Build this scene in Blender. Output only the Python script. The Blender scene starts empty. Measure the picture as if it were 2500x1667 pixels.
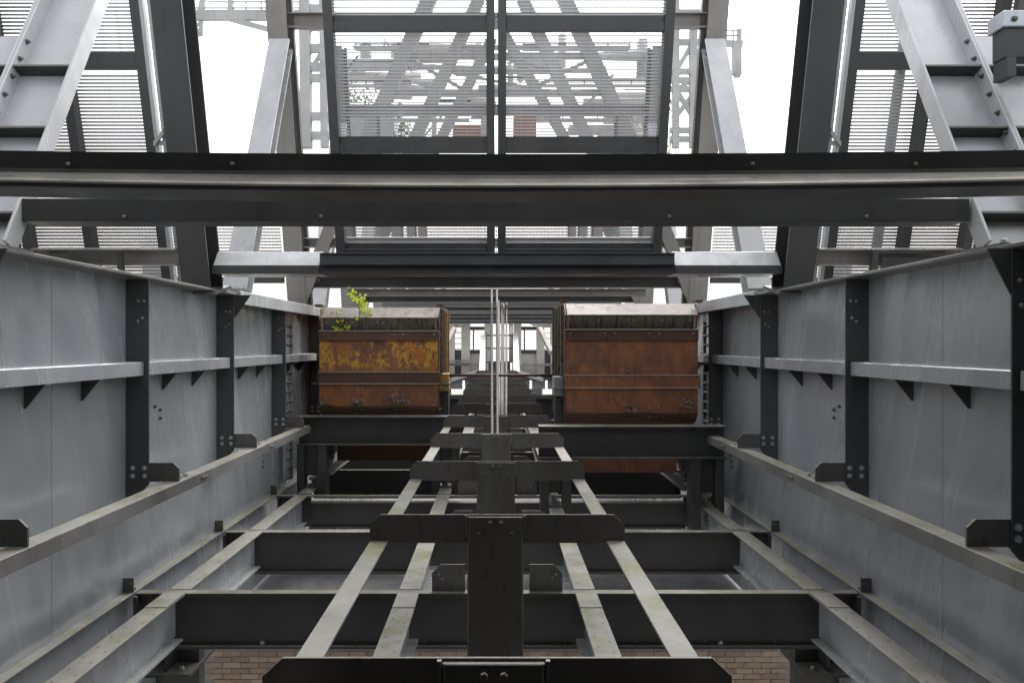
import bpy, bmesh, math, random
from mathutils import Vector, Matrix
random.seed(7)
SC = bpy.context.scene
COL = SC.collection
PITCH = math.radians(-14.0)         # the hoist shaft drops gently away from the camera
CP, SP = math.cos(PITCH), math.sin(PITCH)
CZ = 12.0                           # camera height above the ground

def W(x, y, z):                     # shaft coordinates (x across, y along the shaft, z square to it) -> world
    return Vector((x, y*CP - z*SP, y*SP + z*CP + CZ))

# ------------------------------------------------------------------ camera
cam_d = bpy.data.cameras.new('camera')
cam = bpy.data.objects.new('camera', cam_d); COL.objects.link(cam)
cam.location = W(0, 0, 0)
cam.rotation_euler = (math.radians(90) + PITCH, 0, 0)
cam_d.sensor_width = 36.0; cam_d.lens = 24.0
cam_d.shift_x = 0.01446; cam_d.shift_y = 0.00255
cam_d.clip_start = 0.05; cam_d.clip_end = 3000
SC.camera = cam
# ------------------------------------------------------------------ sky, sun, exposure
wd = bpy.data.worlds.new('World'); SC.world = wd; wd.use_nodes = True
nt = wd.node_tree; nt.nodes.clear()
sky = nt.nodes.new('ShaderNodeTexSky'); sky.sky_type = 'NISHITA'; sky.sun_disc = False
sky.sun_elevation = math.radians(48); sky.sun_rotation = math.radians(15)
sky.air_density = 1.0; sky.dust_density = 4.0; sky.ozone_density = 1.0
hs = nt.nodes.new('ShaderNodeHueSaturation'); hs.inputs['Saturation'].default_value = 0.16
bgn = nt.nodes.new('ShaderNodeBackground'); bgn.inputs['Strength'].default_value = 0.15
wo = nt.nodes.new('ShaderNodeOutputWorld')
nt.links.new(sky.outputs[0], hs.inputs['Color']); nt.links.new(hs.outputs[0], bgn.inputs['Color'])
nt.links.new(bgn.outputs[0], wo.inputs['Surface'])
sl = bpy.data.lights.new('sun', 'SUN'); sl.energy = 0.5; sl.angle = math.radians(40); sl.color = (1, .97, .93)
sun = bpy.data.objects.new('sun', sl); COL.objects.link(sun)
_el, _az = math.radians(48), math.radians(15)     # sun ahead of the camera, a little to the right
_sd = Vector((math.sin(_az)*math.cos(_el), math.cos(_az)*math.cos(_el), math.sin(_el)))
sun.rotation_euler = (-_sd).to_track_quat('-Z', 'Y').to_euler()
SC.view_settings.view_transform = 'Standard'; SC.view_settings.look = 'None'
SC.view_settings.exposure = 1.9; SC.view_settings.gamma = 1.0; SC.view_settings.use_curve_mapping = False
SC.cycles.max_bounces = 8; SC.cycles.diffuse_bounces = 5; SC.cycles.glossy_bounces = 4

# ------------------------------------------------------------------ materials
class NT:
    def __init__(s, name):
        s.m = bpy.data.materials.new(name); s.m.use_nodes = True
        s.t = s.m.node_tree; s.t.nodes.clear()
        s.out = s.n('ShaderNodeOutputMaterial'); s.b = s.n('ShaderNodeBsdfPrincipled')
        s.l(s.b.outputs[0], s.out.inputs['Surface'])
        s.geo = s.n('ShaderNodeNewGeometry')
    def n(s, k, **kw):
        nd = s.t.nodes.new(k)
        for a, v in kw.items(): setattr(nd, a, v)
        return nd
    def l(s, a, b): s.t.links.new(a, b)
    def mapping(s, sc, loc=(0,0,0)):
        m = s.n('ShaderNodeMapping'); m.inputs['Scale'].default_value = sc; m.inputs['Location'].default_value = loc
        s.l(s.geo.outputs['Position'], m.inputs['Vector']); return m.outputs[0]
    def noise(s, sc=(1,1,1), detail=5, rough=.55, loc=(0,0,0), scale=1.0):
        n = s.n('ShaderNodeTexNoise'); n.inputs['Scale'].default_value = scale
        n.inputs['Detail'].default_value = detail; n.inputs['Roughness'].default_value = rough
        s.l(s.mapping(sc, loc), n.inputs['Vector']); return n.outputs['Fac']
    def ramp(s, f, lo, hi, a=0.0, b=1.0):
        r = s.n('ShaderNodeMapRange'); r.inputs['From Min'].default_value = lo; r.inputs['From Max'].default_value = hi
        r.inputs['To Min'].default_value = a; r.inputs['To Max'].default_value = b
        s.l(f, r.inputs['Value']); return r.outputs[0]
    def mix(s, f, a, b):
        m = s.n('ShaderNodeMix', data_type='RGBA')
        if isinstance(f, float): m.inputs[0].default_value = f
        else: s.l(f, m.inputs[0])
        for i, v in ((6, a), (7, b)):
            if isinstance(v, tuple): m.inputs[i].default_value = (*v, 1)
            else: s.l(v, m.inputs[i])
        return m.outputs[2]
    def mul(s, a, b):
        m = s.n('ShaderNodeMath', operation='MULTIPLY')
        for i, v in ((0, a), (1, b)):
            if isinstance(v, float): m.inputs[i].default_value = v
            else: s.l(v, m.inputs[i])
        return m.outputs[0]
    def up(s):                       # how far a face looks up: where dust settles
        x = s.n('ShaderNodeSeparateXYZ'); s.l(s.geo.outputs['True Normal'], x.inputs[0]); return x.outputs['Z']
    def bump(s, f, strength, dist=.01):
        b = s.n('ShaderNodeBump'); b.inputs['Strength'].default_value = strength; b.inputs['Distance'].default_value = dist
        s.l(f, b.inputs['Height']); s.l(b.outputs[0], s.b.inputs['Normal'])
    def fin(s, col, rough, metal=0.0, spec=.5):
        if isinstance(col, tuple): s.b.inputs['Base Color'].default_value = (*col, 1)
        else: s.l(col, s.b.inputs['Base Color'])
        if isinstance(rough, float): s.b.inputs['Roughness'].default_value = rough
        else: s.l(rough, s.b.inputs['Roughness'])
        s.b.inputs['Metallic'].default_value = metal
        s.b.inputs['Specular IOR Level'].default_value = spec
        return s.m

def c3(v, t=(1,1,1)): return (v*t[0], v*t[1], v*t[2])

def steel(name, base, tint=(1,1,1), rough=(.32,.55), metal=0.0, streak=.35, dust=.5, spec=.5, dustcol=(.27,.25,.20), bump=.12, moss=0.0, dark=.45, wave=0.0, pale=0.0, var=1.0, pscale=2.2):
    s = NT(name)
    big = s.noise((.9,.9,.9), 6, .6)
    st = s.noise((3.2,3.2,.22), 5, .6)                      # runs down the true vertical
    st2 = s.noise((26,26,.7), 4, .6, (3,1,7))
    fine = s.noise((1,1,1), 3, .6, scale=70)
    st3 = s.noise((19,19,.35), 3, .5, (7,3,2))
    col = s.mix(s.ramp(big, .3, .7), c3(base*(1-.22*var), tint), c3(base*(1+.15*var), tint))
    col = s.mix(s.mul(s.ramp(st, .35, .8), streak), col, c3(min(base*1.9, .6), (1, 1.0, 1.0)))
    col = s.mix(s.mul(s.ramp(st2, .56, .74), dark), col, c3(base*.45, (1, .93, .82)))
    col = s.mix(s.mul(s.ramp(fine, .6, .8), .25), col, c3(base*.5, (1,.9,.75)))
    if pale:
        col = s.mix(s.mul(s.ramp(st3, .60, .74), pale), col, (.55,.56,.57))
        col = s.mix(s.mul(s.ramp(s.noise((5,5,.3), 4, .6, (1,9,4)), .64, .74), pale*.8), col, (.30,.28,.17))
    patch = s.noise((pscale,)*3, 7, .7, (5,2,1))
    d = s.mul(s.ramp(s.up(), .35, .85), s.ramp(patch, .32, .68, .1, 1.0))
    col = s.mix(s.mul(d, dust), col, dustcol)
    if moss:
        mp = s.noise((3,3,3), 6, .7, (9,4,2))
        col = s.mix(s.mul(s.mul(s.ramp(s.up(), .3, .8), s.ramp(mp, .5, .62)), moss), col, (.12,.13,.035))
    r = s.ramp(st, .3, .75, rough[0], rough[1])
    if wave:                        # buckled sheet: slow waves that bend the reflections
        b0 = s.n('ShaderNodeBump'); b0.inputs['Strength'].default_value = wave; b0.inputs['Distance'].default_value = .14
        s.l(s.noise((1.7,1.7,.45), 2, .4, (2,8,5)), b0.inputs['Height'])
        b1 = s.n('ShaderNodeBump'); b1.inputs['Strength'].default_value = bump; b1.inputs['Distance'].default_value = .004
        s.l(s.noise((1,1,1), 6, .7, scale=9), b1.inputs['Height']); s.l(b0.outputs[0], b1.inputs['Normal']); s.l(b1.outputs[0], s.b.inputs['Normal'])
    else: s.bump(s.noise((1,1,1), 6, .7, scale=9), bump, .004)
    return s.fin(col, r, metal, spec)

M = {}
M['wall'] = steel('grey_wall_paint', .42, (.93,1.0,1.08), (.18,.34), 0.4, .35, .75, .6, bump=.06, dark=.08, wave=.5, pale=.3, var=.6)
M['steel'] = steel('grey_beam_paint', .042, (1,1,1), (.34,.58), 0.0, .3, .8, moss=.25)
M['stiff_shade'] = steel('shaded_wall_paint', .06, (1,1,1.02), (.38,.6), 0.0, .35, .5, dark=.5)  # wall paint darkened in its colour for the shade on camera-facing stiffeners
M['plate'] = steel('weathered_plate_paint', .085, (1.05,1,.92), (.4,.65), 0.0, .5, .3, moss=.2, dark=.7, var=1.6)
M['bar'] = steel('worn_flat_bar', .15, (1,.99,.95), (.28,.52), 0.0, .3, .85, dustcol=(.27,.255,.215), moss=.6, var=2.2, pscale=5)
M['light'] = steel('pale_grey_paint', .46, (.97,1,1.03), (.2,.4), 0.15, .3, .3, bump=.08, dark=.15, wave=.25)
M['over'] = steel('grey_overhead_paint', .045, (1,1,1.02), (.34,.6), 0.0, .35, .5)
M['brown'] = steel('brownish_overhead_paint', .2, (1.06,1,.92), (.38,.62), 0.0, .3, .4)
M['galv'] = steel('galvanised_bolt', .42, (1,1,1), (.3,.5), .55, .2, .2)
M['beige'] = steel('beige_wall_paint', .42, (1.08,1,.88), (.5,.7), 0.0, .25, .2)
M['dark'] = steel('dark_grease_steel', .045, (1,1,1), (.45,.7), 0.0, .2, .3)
M['mesh'] = steel('perforated_sheet_steel', .38, (1,1,1.04), (.3,.5), .3, .1, .1)
M['far'] = steel('distant_steel', .34, (1,1,1), (.5,.7), 0.0, .2, .2)

def rust(name, yellow):
    s = NT(name)
    a = s.noise((2.5,2.5,2.5), 8, .7); b = s.noise((8,8,5), 9, .75, (2,5,1)); f = s.noise((1,1,1), 4, .7, scale=60)
    col = s.mix(s.ramp(a, .35, .65), (.145,.072,.050), (.31,.125,.06))
    col = s.mix(s.mul(s.ramp(b, .5, .68), .8), col, (.42,.165,.05))
    st = s.noise((18,18,.5), 5, .65, (4,4,4))
    col = s.mix(s.mul(s.ramp(st, .5, .75), .4), col, (.03,.018,.014))
    if yellow:
        y = s.noise((4.6,4.6,2.6), 12, .8, (1.3,7.7,3.1)); y2 = s.noise((1.1,1.1,1.1), 4, .6, (8.3,1.1,.7))
        m = s.n('ShaderNodeMath', operation='ADD'); s.l(y, m.inputs[0]); s.l(s.mul(y2, .6), m.inputs[1])
        pz = s.n('ShaderNodeSeparateXYZ'); s.l(s.geo.outputs['Position'], pz.inputs[0])
        mk = s.mul(s.ramp(m.outputs[0], .765, .795), s.ramp(pz.outputs['Z'], 8.98, 9.10))
        col = s.mix(mk, col, (.55,.29,.04))
        o = s.noise((2,2,2), 7, .7, (2.2,3.3,9.1))
        col = s.mix(s.mul(s.ramp(o, .56, .62), .8), col, (.40,.13,.02))
    col = s.mix(s.mul(s.ramp(f, .55, .75), .5), col, (.035,.022,.018))
    up = s.ramp(s.up(), .3, .8)
    col = s.mix(s.mul(up, .6), col, (.17,.14,.11))
    s.bump(f, .45, .006)
    return s.fin(col, s.ramp(a, .3, .7, .5, .8), 0.0, .4)
M['rust_y'] = rust('flaking_yellow_rust', True)
M['rust'] = rust('red_brown_rust', False)
def band():
    s = NT('dark_rust_band'); a = s.noise((3,3,3), 7, .7); f = s.noise((1,1,1), 4, .7, scale=45)
    col = s.mix(s.ramp(a, .35, .65), (.07,.042,.030), (.13,.062,.034))
    col = s.mix(s.mul(s.ramp(f, .52, .7), .6), col, (.03,.022,.02))
    s.bump(f, .4, .006); return s.fin(col, .62, 0.0, .45)
M['band'] = band()
def hood():
    s = NT('stained_hood_plate'); a = s.noise((5,5,5), 6, .7); st = s.noise((30,30,.5), 4, .6); f = s.noise((1,1,1), 4, .7, scale=40)
    col = s.mix(s.ramp(a, .3, .7), (.085,.075,.055), (.15,.135,.10))
    col = s.mix(s.mul(s.ramp(st, .52, .62), .85), col, (.025,.02,.016))
    s.bump(f, .3, .005); return s.fin(col, .6, 0.0, .4)
M['hood'] = hood()
def lipm():
    s = NT('dirty_lip_plate'); a = s.noise((3,3,3), 7, .7); f = s.noise((6,6,6), 8, .75, (3,3,1)); g = s.noise((1.6,1.6,9), 6, .7, (1,5,2))
    col = s.mix(s.ramp(a, .3, .7), (.18,.155,.135), (.28,.255,.235))
    col = s.mix(s.mul(s.ramp(f, .52, .64), .8), col, (.09,.05,.035))
    col = s.mix(s.mul(s.ramp(g, .5, .7), .6), col, (.12,.10,.085))
    s.bump(f, .3, .006); return s.fin(col, s.ramp(a, .3, .7, .45, .65), 0.0, .4)
M['lip'] = lipm()
M['edge_glint'] = steel('pale_edge_glint', .34, (1.05,1,.92), (.4,.6), 0.0, .2, .2)  # pale colour for the highlight painted along the skip band edges
M['yellow'] = steel('worn_yellow_paint', .26, (1.5,.85,.16), (.5,.7), 0.0, .2, .4)
M['greenbox'] = steel('grey_green_paint', .22, (.9,1.08,1.0), (.4,.6), 0.0, .6, .4)
M['rope'] = steel('steel_wire_rope', .05, (1.08,1,.92), (.4,.6), .3, .3, .1)
M['rope_b'] = steel('rusty_wire_rope', .06, (1.25,.95,.72), (.45,.65), .2, .3, .1)
def simple(name, a, b, sc, rough, bump=.3, spec=.4, tr=0.0):
    s = NT(name); n = s.noise((1,1,1), 7, .7, scale=sc)
    s.bump(n, bump, .008)
    m = s.fin(s.mix(s.ramp(n, .3, .7), a, b), rough, 0.0, spec)
    if tr:
        t = s.n('ShaderNodeBsdfTranslucent'); t.inputs[0].default_value = (*b, 1)
        mx = s.n('ShaderNodeMixShader'); mx.inputs[0].default_value = tr
        s.l(s.b.outputs[0], mx.inputs[1]); s.l(t.outputs[0], mx.inputs[2]); s.l(mx.outputs[0], s.out.inputs['Surface'])
    return m
M['leaf'] = simple('young_leaf', (.52,.62,.03), (.72,.80,.06), 14, .5, .1, .4, .5)
M['leaf_old'] = simple('older_leaf', (.16,.30,.03), (.28,.44,.05), 14, .5, .1, .4, .45)
M['treeleaf'] = simple('tree_leaf', (.05,.08,.02), (.10,.15,.04), 3, .6, .1, .4, .3)
M['stem'] = simple('plant_stem', (.05,.035,.02), (.10,.07,.035), 40, .8)
M['moss'] = simple('moss', (.04,.06,.012), (.09,.13,.02), 50, .95)
M['mud'] = simple('dried_mud', (.24,.20,.16), (.42,.36,.30), 45, .95, .6)
M['concrete'] = simple('concrete', (.10,.10,.105), (.17,.17,.17), 6, .85)
M['ground'] = simple('ground_concrete', (.22,.215,.20), (.34,.33,.31), .8, .95)
M['mortar'] = simple('mortar', (.13,.12,.11), (.21,.19,.17), 30, .95)
M['bricks'] = [simple('brick_clay_%s' % n, a, b, 22, .9, .5) for n, a, b in (
    ('tan', (.17,.125,.09), (.27,.205,.155)), ('brown', (.14,.10,.075), (.22,.165,.125)), ('pale', (.20,.155,.12), (.30,.24,.19)))]
M['room'] = simple('dark_room_paint', (.03,.03,.03), (.05,.05,.05), 3, .9)

# ------------------------------------------------------------------ geometry helpers
class MB:
    """collects shapes as one mesh; fr 's' = shaft coordinates, 'w' = world coordinates"""
    def __init__(s, fr='s'): s.bm = bmesh.new(); s.fr = fr
    def pt(s, p): return W(*p) if s.fr == 's' else Vector(p)
    def hull(s, pts, faces):
        v = [s.bm.verts.new(s.pt(p)) for p in pts]
        for f in faces: s.bm.faces.new([v[i] for i in f])
        return s
    def box(s, x0, x1, y0, y1, z0, z1):
        return s.hull([(x0,y0,z0),(x1,y0,z0),(x1,y1,z0),(x0,y1,z0),(x0,y0,z1),(x1,y0,z1),(x1,y1,z1),(x0,y1,z1)],
                      [(0,3,2,1),(4,5,6,7),(0,1,5,4),(1,2,6,5),(2,3,7,6),(3,0,4,7)])
    def prism(s, poly, axis, a, b):
        """polygon in the plane square to axis ('x': (y,z), 'y': (x,z), 'z': (x,y)), from a to b"""
        def mk(p, t): return (t,p[0],p[1]) if axis == 'x' else (p[0],t,p[1]) if axis == 'y' else (p[0],p[1],t)
        n = len(poly)
        return s.hull([mk(p,a) for p in poly] + [mk(p,b) for p in poly],
            [tuple(range(n-1,-1,-1)), tuple(range(n,2*n))] + [(i,(i+1)%n,n+(i+1)%n,n+i) for i in range(n)])
    def bar(s, p, q, w, h, up=(0,0,1), ou=0.0, os=0.0):
        p, q, up = Vector(p), Vector(q), Vector(up)
        d = (q-p).normalized(); sd = d.cross(up).normalized(); u = sd.cross(d)
        o = u*ou + sd*os
        P = []
        for c in (p, q):
            for a, b in ((-1,-1),(1,-1),(1,1),(-1,1)): P.append(tuple(c + o + sd*(a*w/2) + u*(b*h/2)))
        return s.hull(P, [(3,2,1,0),(4,5,6,7),(0,1,5,4),(1,2,6,5),(2,3,7,6),(3,0,4,7)])
    def isec(s, p, q, w, h, tf=.018, tw=.012, up=(0,0,1)):
        s.bar(p, q, w, tf, up, (h-tf)/2); s.bar(p, q, w, tf, up, -(h-tf)/2); return s.bar(p, q, tw, h-2*tf, up)
    def tube(s, pts, r, n=8, r2=None):
        pts = [s.pt(p) for p in pts]; rings = []
        for i, p in enumerate(pts):
            d = (pts[min(i+1, len(pts)-1)] - pts[max(i-1, 0)]).normalized()
            a = d.orthogonal().normalized() if i == 0 else (rings[-1][1] - d*rings[-1][1].dot(d)).normalized()
            b = d.cross(a); rr = r + ((r2 if r2 is not None else r) - r)*i/max(1, len(pts)-1)
            rings.append(([s.bm.verts.new(p + (a*math.cos(2*math.pi*k/n) + b*math.sin(2*math.pi*k/n))*rr) for k in range(n)], a))
        for (A,_), (B,_) in zip(rings, rings[1:]):
            for k in range(n): s.bm.faces.new((A[k], A[(k+1)%n], B[(k+1)%n], B[k]))
        s.bm.faces.new(rings[0][0][::-1]); s.bm.faces.new(rings[-1][0]); return s
    def build(s, name, mat, parent=None, base=None, bevel=0.0, smooth=False):
        bm = s.bm
        bmesh.ops.recalc_face_normals(bm, faces=bm.faces)
        if bevel:
            ed = [e for e in bm.edges if len(e.link_faces) == 2 and e.calc_face_angle(0) > .5]
            bmesh.ops.bevel(bm, geom=ed, offset=bevel, segments=1, affect='EDGES', profile=.5, clamp_overlap=True)
        b = parent_base(parent) if parent is not None else (base if base is not None else centre_low(bm))
        for v in bm.verts: v.co -= b
        me = bpy.data.meshes.new(name); bm.to_mesh(me); bm.free()
        if smooth:
            for p in me.polygons: p.use_smooth = True
        me.materials.append(M[mat] if isinstance(mat, str) else mat)
        o = bpy.data.objects.new(name, me); COL.objects.link(o)
        if parent is not None:
            o.parent = parent; o['_b'] = 1
            BASE[o] = b
        else:
            o.location = b; BASE[o] = b
        return o
BASE = {}
def parent_base(p): return BASE[p]
def centre_low(bm):
    xs = [v.co for v in bm.verts]
    return Vector(((min(v.x for v in xs)+max(v.x for v in xs))/2, (min(v.y for v in xs)+max(v.y for v in xs))/2, min(v.z for v in xs)))
def tag(o, label=None, cat=None, group=None, kind=None):
    if label: o['label'] = label
    if cat: o['category'] = cat
    if group: o['group'] = group
    if kind: o['kind'] = kind
    return o
def thing(name, label, cat, base, group=None):
    o = bpy.data.objects.new(name, None); COL.objects.link(o); o.empty_display_size = .2
    o.location = base; BASE[o] = Vector(base)
    return tag(o, label, cat, group)
def place(me, name, parent, p, fr='s'):           # one more piece sharing mesh data, at p
    o = bpy.data.objects.new(name, me); COL.objects.link(o); o.parent = parent
    w = W(*p) if fr == 's' else Vector(p)
    o.location = w - BASE[parent]
    return o
def mesh_only(mb, name, mat, origin=None):
    """a mesh (no object) whose origin is shaft point 0,0,0"""
    bm = mb.bm; bmesh.ops.recalc_face_normals(bm, faces=bm.faces)
    o0 = W(0,0,0) if mb.fr == 's' else Vector((0,0,0))
    for v in bm.verts: v.co -= o0
    me = bpy.data.meshes.new(name); bm.to_mesh(me); bm.free(); me.materials.append(M[mat]); return me
def hexhead(r, h, mat, axis='-y', n=6):
    m = MB()
    def ring(rr, t): return [(math.cos(2*math.pi*k/n+.3)*rr, math.sin(2*math.pi*k/n+.3)*rr, t) for k in range(n)]
    def o(p):
        a, b, t = p
        return {'-y': (a,-t,b), 'z': (a,b,t), '+x': (t,a,b), '-x': (-t,a,b)}[axis]
    wr = [(math.cos(2*math.pi*k/10)*r*1.45, math.sin(2*math.pi*k/10)*r*1.45) for k in range(10)]
    pts = [o((a,b,0)) for a,b in wr] + [o((a,b,h*.22)) for a,b in wr]
    m.hull(pts, [tuple(range(10)), tuple(range(10,20))] + [(i,(i+1)%10,10+(i+1)%10,10+i) for i in range(10)])
    pts = [o(p) for p in ring(r, h*.2)] + [o(p) for p in ring(r, h*.85)] + [o(p) for p in ring(r*.8, h)]
    m.hull(pts, [tuple(range(n)), tuple(range(2*n,3*n))] + [(j*n+i, j*n+(i+1)%n, (j+1)*n+(i+1)%n, (j+1)*n+i) for j in (0,1) for i in range(n)])
    return mesh_only(m, 'bolt', mat)
def dome(r, h, mat, axis='-y'):
    m = MB(); n = 8; pts = []; f = []
    prof = [(1,0),(.92,.45),(.6,.85)]
    for a, t in prof:
        for k in range(n):
            x, z = math.cos(2*math.pi*k/n)*r*a, math.sin(2*math.pi*k/n)*r*a
            pts.append((x,-t*h,z))
    pts.append((0,-h,0)); top = len(pts)-1
    for j in range(2):
        for i in range(n): f.append((j*n+i, j*n+(i+1)%n, (j+1)*n+(i+1)%n, (j+1)*n+i))
    for i in range(n): f.append((2*n+i, 2*n+(i+1)%n, top))
    f.append(tuple(range(n)))
    m.hull(pts, f); me = mesh_only(m, 'rivet', mat)
    for p in me.polygons: p.use_smooth = True
    return me
BOLT = hexhead(.0165, .02, 'galv'); BOLT_D = hexhead(.0145, .018, 'plate'); BOLT_UP = hexhead(.02, .03, 'galv', 'z')
BOLT_X = {1: hexhead(.013, .025, 'plate', '-x'), -1: hexhead(.013, .025, 'plate', '+x')}
RIVET = dome(.017, .016, 'lip'); RIVET_S = dome(.013, .01, 'lip'); RIVET_D = dome(.018, .012, 'band')
S = 1.96
def Yk(k): return 4.11 + S*k
side = {-1: 'left', 1: 'right'}
ordn = ['nearest', 'second', 'third', 'fourth', 'fifth', 'sixth', 'seventh', 'eighth', 'ninth', 'tenth', 'eleventh', 'twelfth', 'thirteenth']

# ------------------------------------------------------------------ ground
MB('w').box(-600, 600, -600, 900, -.3, 0).build('ground', 'ground')['kind'] = 'structure'

# ------------------------------------------------------------------ side walls of the shaft
KMAX = 9
def side_wall(s):
    far = Yk(KMAX)
    t = thing('side_wall', 'riveted grey steel plate wall along the %s side of the shaft with stiffeners and rails' % side[s], 'wall', W(s*3.3, 6, -3.2))
    for k in range(-1, KMAX):
        y0, y1 = Yk(k), Yk(k+1)
        MB().box(*sorted((s*3.3, s*3.318)), y0, y1-.002, -3.3, .575).build('web_plate', 'wall', t)
        # mid rail: folded angle with a vertical lip
        r = MB()
        r.prism([(s*3.3,-.150),(s*3.14,-.158),(s*3.134,-.166),(s*3.134,-.278),(s*3.146,-.278),(s*3.15,-.172),(s*3.3,-.164)], 'y', y0+.02, y1-.02)
        r.build('rail', 'wall', t)
        for f in (1/3, 2/3):
            yg = y0 + S*f
            MB().prism([(s*3.3,-.165),(s*3.155,-.172),(s*3.155,-.285),(s*3.285,-.448),(s*3.3,-.448)], 'y', yg-.006, yg+.006).build('gusset', 'stiff_shade', t)
        if k % 2 == 0:
            w = MB(); yw = y0+.95
            w.box(*sorted((s*3.3, s*3.298)), yw-.004, yw+.004, -2.18, .57); w.build('weld_seam', 'wall', t)
        else:
            w = MB(); yw = y0+1.77
            w.box(*sorted((s*3.3, s*3.298)), yw-.004, yw+.004, -2.18, .57); w.build('weld_seam', 'wall', t)
    for k in range(0, KMAX+1):
        y = Yk(k)
        st = MB().prism([(s*3.3,.575),(s*3.095,.575),(s*3.095,-1.245),(s*3.18,-1.34),(s*3.3,-1.36)], 'y', y-.008, y+.008).build('stiffener', 'stiff_shade', t, bevel=.002)
        for dx, dz in ((3.13,-1.10),(3.235,-1.10),(3.13,-1.17),(3.235,-1.17)):
            place(BOLT, 'bolt', st, (s*dx, y-.008, dz))
        for dx, dz in ((3.14,.38),(3.19,.38),(3.15,.23),(3.19,.20)):
            if k < 4: place(RIVET, 'rivet', st, (s*dx, y-.008, dz))
        # bracket plate that carries the lower rail
        if k <= (3 if s < 0 else 2):
            MB().prism([(s*3.095,-1.055),(s*2.885,-1.055),(s*2.832,-1.105),(s*2.832,-1.222),(s*3.095,-1.222)], 'y', y-.008+.012, y+.02).build('bracket_plate', 'plate', t)
            MB().prism([(s*3.095,-1.225),(s*3.25,-1.40),(s*3.3,-1.40),(s*3.3,-1.2),(s*3.095,-1.2)], 'y', y+.022, y+.034).build('knee_plate', 'wall', t)
        if k in (0, 2):
            MB().prism([(s*3.09,.575),(s*2.9 if k == 2 else s*2.95,.575),(s*3.09,.30)], 'y', y-.005, y+.007).build('corner_gusset', 'stiff_shade', t)
    # top flange: plain as far as the third stiffener, then boxed by a bright lip
    MB().box(*sorted((s*3.085, s*3.52)), Yk(-1), far, .578, .605).build('top_flange', 'bar', t, bevel=.004)
    MB().prism([(s*3.084,.608),(s*3.05,.632),(s*3.04,.625),(s*3.04,.475),(s*3.056,.47),(s*3.084,.577)], 'y', Yk(2)+.06, 11.3).build('lip_beam', 'light', t, bevel=.003)
    MB().prism([(s*3.084,.61),(s*3.06,.622),(s*3.05,.61),(s*3.05,.48),(s*3.062,.475),(s*3.084,.577)], 'y', 11.33, 15.2).build('lip_beam', 'light', t, bevel=.003)
    # ledge along the wall foot
    MB().box(*sorted((s*3.205, s*3.299)), Yk(-1), Yk(4), -2.205, -2.19).build('ledge', 'bar', t, bevel=.003)
    for k in (1, 2, 3):
        y = Yk(k)-.02
        c = MB(); c.box(*sorted((s*3.21, s*3.30)), y-.03, y-.015, -2.186, -2.06); c.box(*sorted((s*3.23, s*3.298)), y-.012, y+.06, -2.186, -2.17)
        cl = c.build('clip', 'plate', t)
        place(BOLT_D, 'bolt', cl, (s*3.235, y-.03, -2.11))
    if True:
        for dx, dz in ((3.297,-.60),(3.297,-.64),(3.297,-.72)):
            place(BOLT_X[s], 'bolt', t, (s*dx, Yk(1)+.5+.1*(dz<-.61), dz))
        for dz in (-1.55, -1.65, -1.72):
            place(BOLT_X[s], 'bolt', t, (s*3.297, 9.6, dz))
    return t
walls = {s: side_wall(s) for s in (-1, 1)}

# lower rails on the brackets
for s in (-1, 1):
    y1 = 10.38 if s < 0 else 9.20
    t = thing('guard_rail', 'long pale square rail low on the %s wall, carried by chamfered brackets' % side[s], 'rail', W(s*2.9, 6, -1.335), 'rails along the shaft walls')
    MB().box(*sorted((s*2.83, s*2.972)), Yk(-1), y1, -1.337, -1.227).build('rail_tube', 'bar', t, bevel=.005)
    for y in (6.42, 8.4, 10.2):
        if y < y1:
            for d in (0, .05, .09): place(BOLT_X[s], 'bolt', t, (s*2.83, y+.12+d, -1.28))
            if y < 9: 
                for d in (0, .07): place(BOLT_UP, 'bolt', t, (s*2.90, y-.18+d*1.6, -1.227))
# rungs fixed between the far stiffeners
for s in (-1, 1):
    t = thing('rung_ladder', 'column of short ribbed rungs on the %s wall beside the %s skip' % (side[s], 'yellow flaked' if s < 0 else 'plain brown'), 'ladder', W(s*3.2, 10.5, -1.9))
    y0 = 10.33 if s < 0 else 10.25
    for i in range(17):
        z = .27 - i*.145
        m = MB(); m.tube([(s*3.20, y0, z), (s*3.20, y0+.30, z+.01)], .017, 8)
        for j in range(6): m.tube([(s*3.20, y0+.03+.05*j, z+.001), (s*3.20, y0+.05+.05*j, z+.002)], .021, 8)
        m.build('rung', 'dark' if s < 0 else 'galv', t)
    for yy in (y0-.02, y0+.31): MB().box(*sorted((s*3.185, s*3.235)), yy-.008, yy+.008, -2.1, .34).build('stile', 'wall', t)

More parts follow.
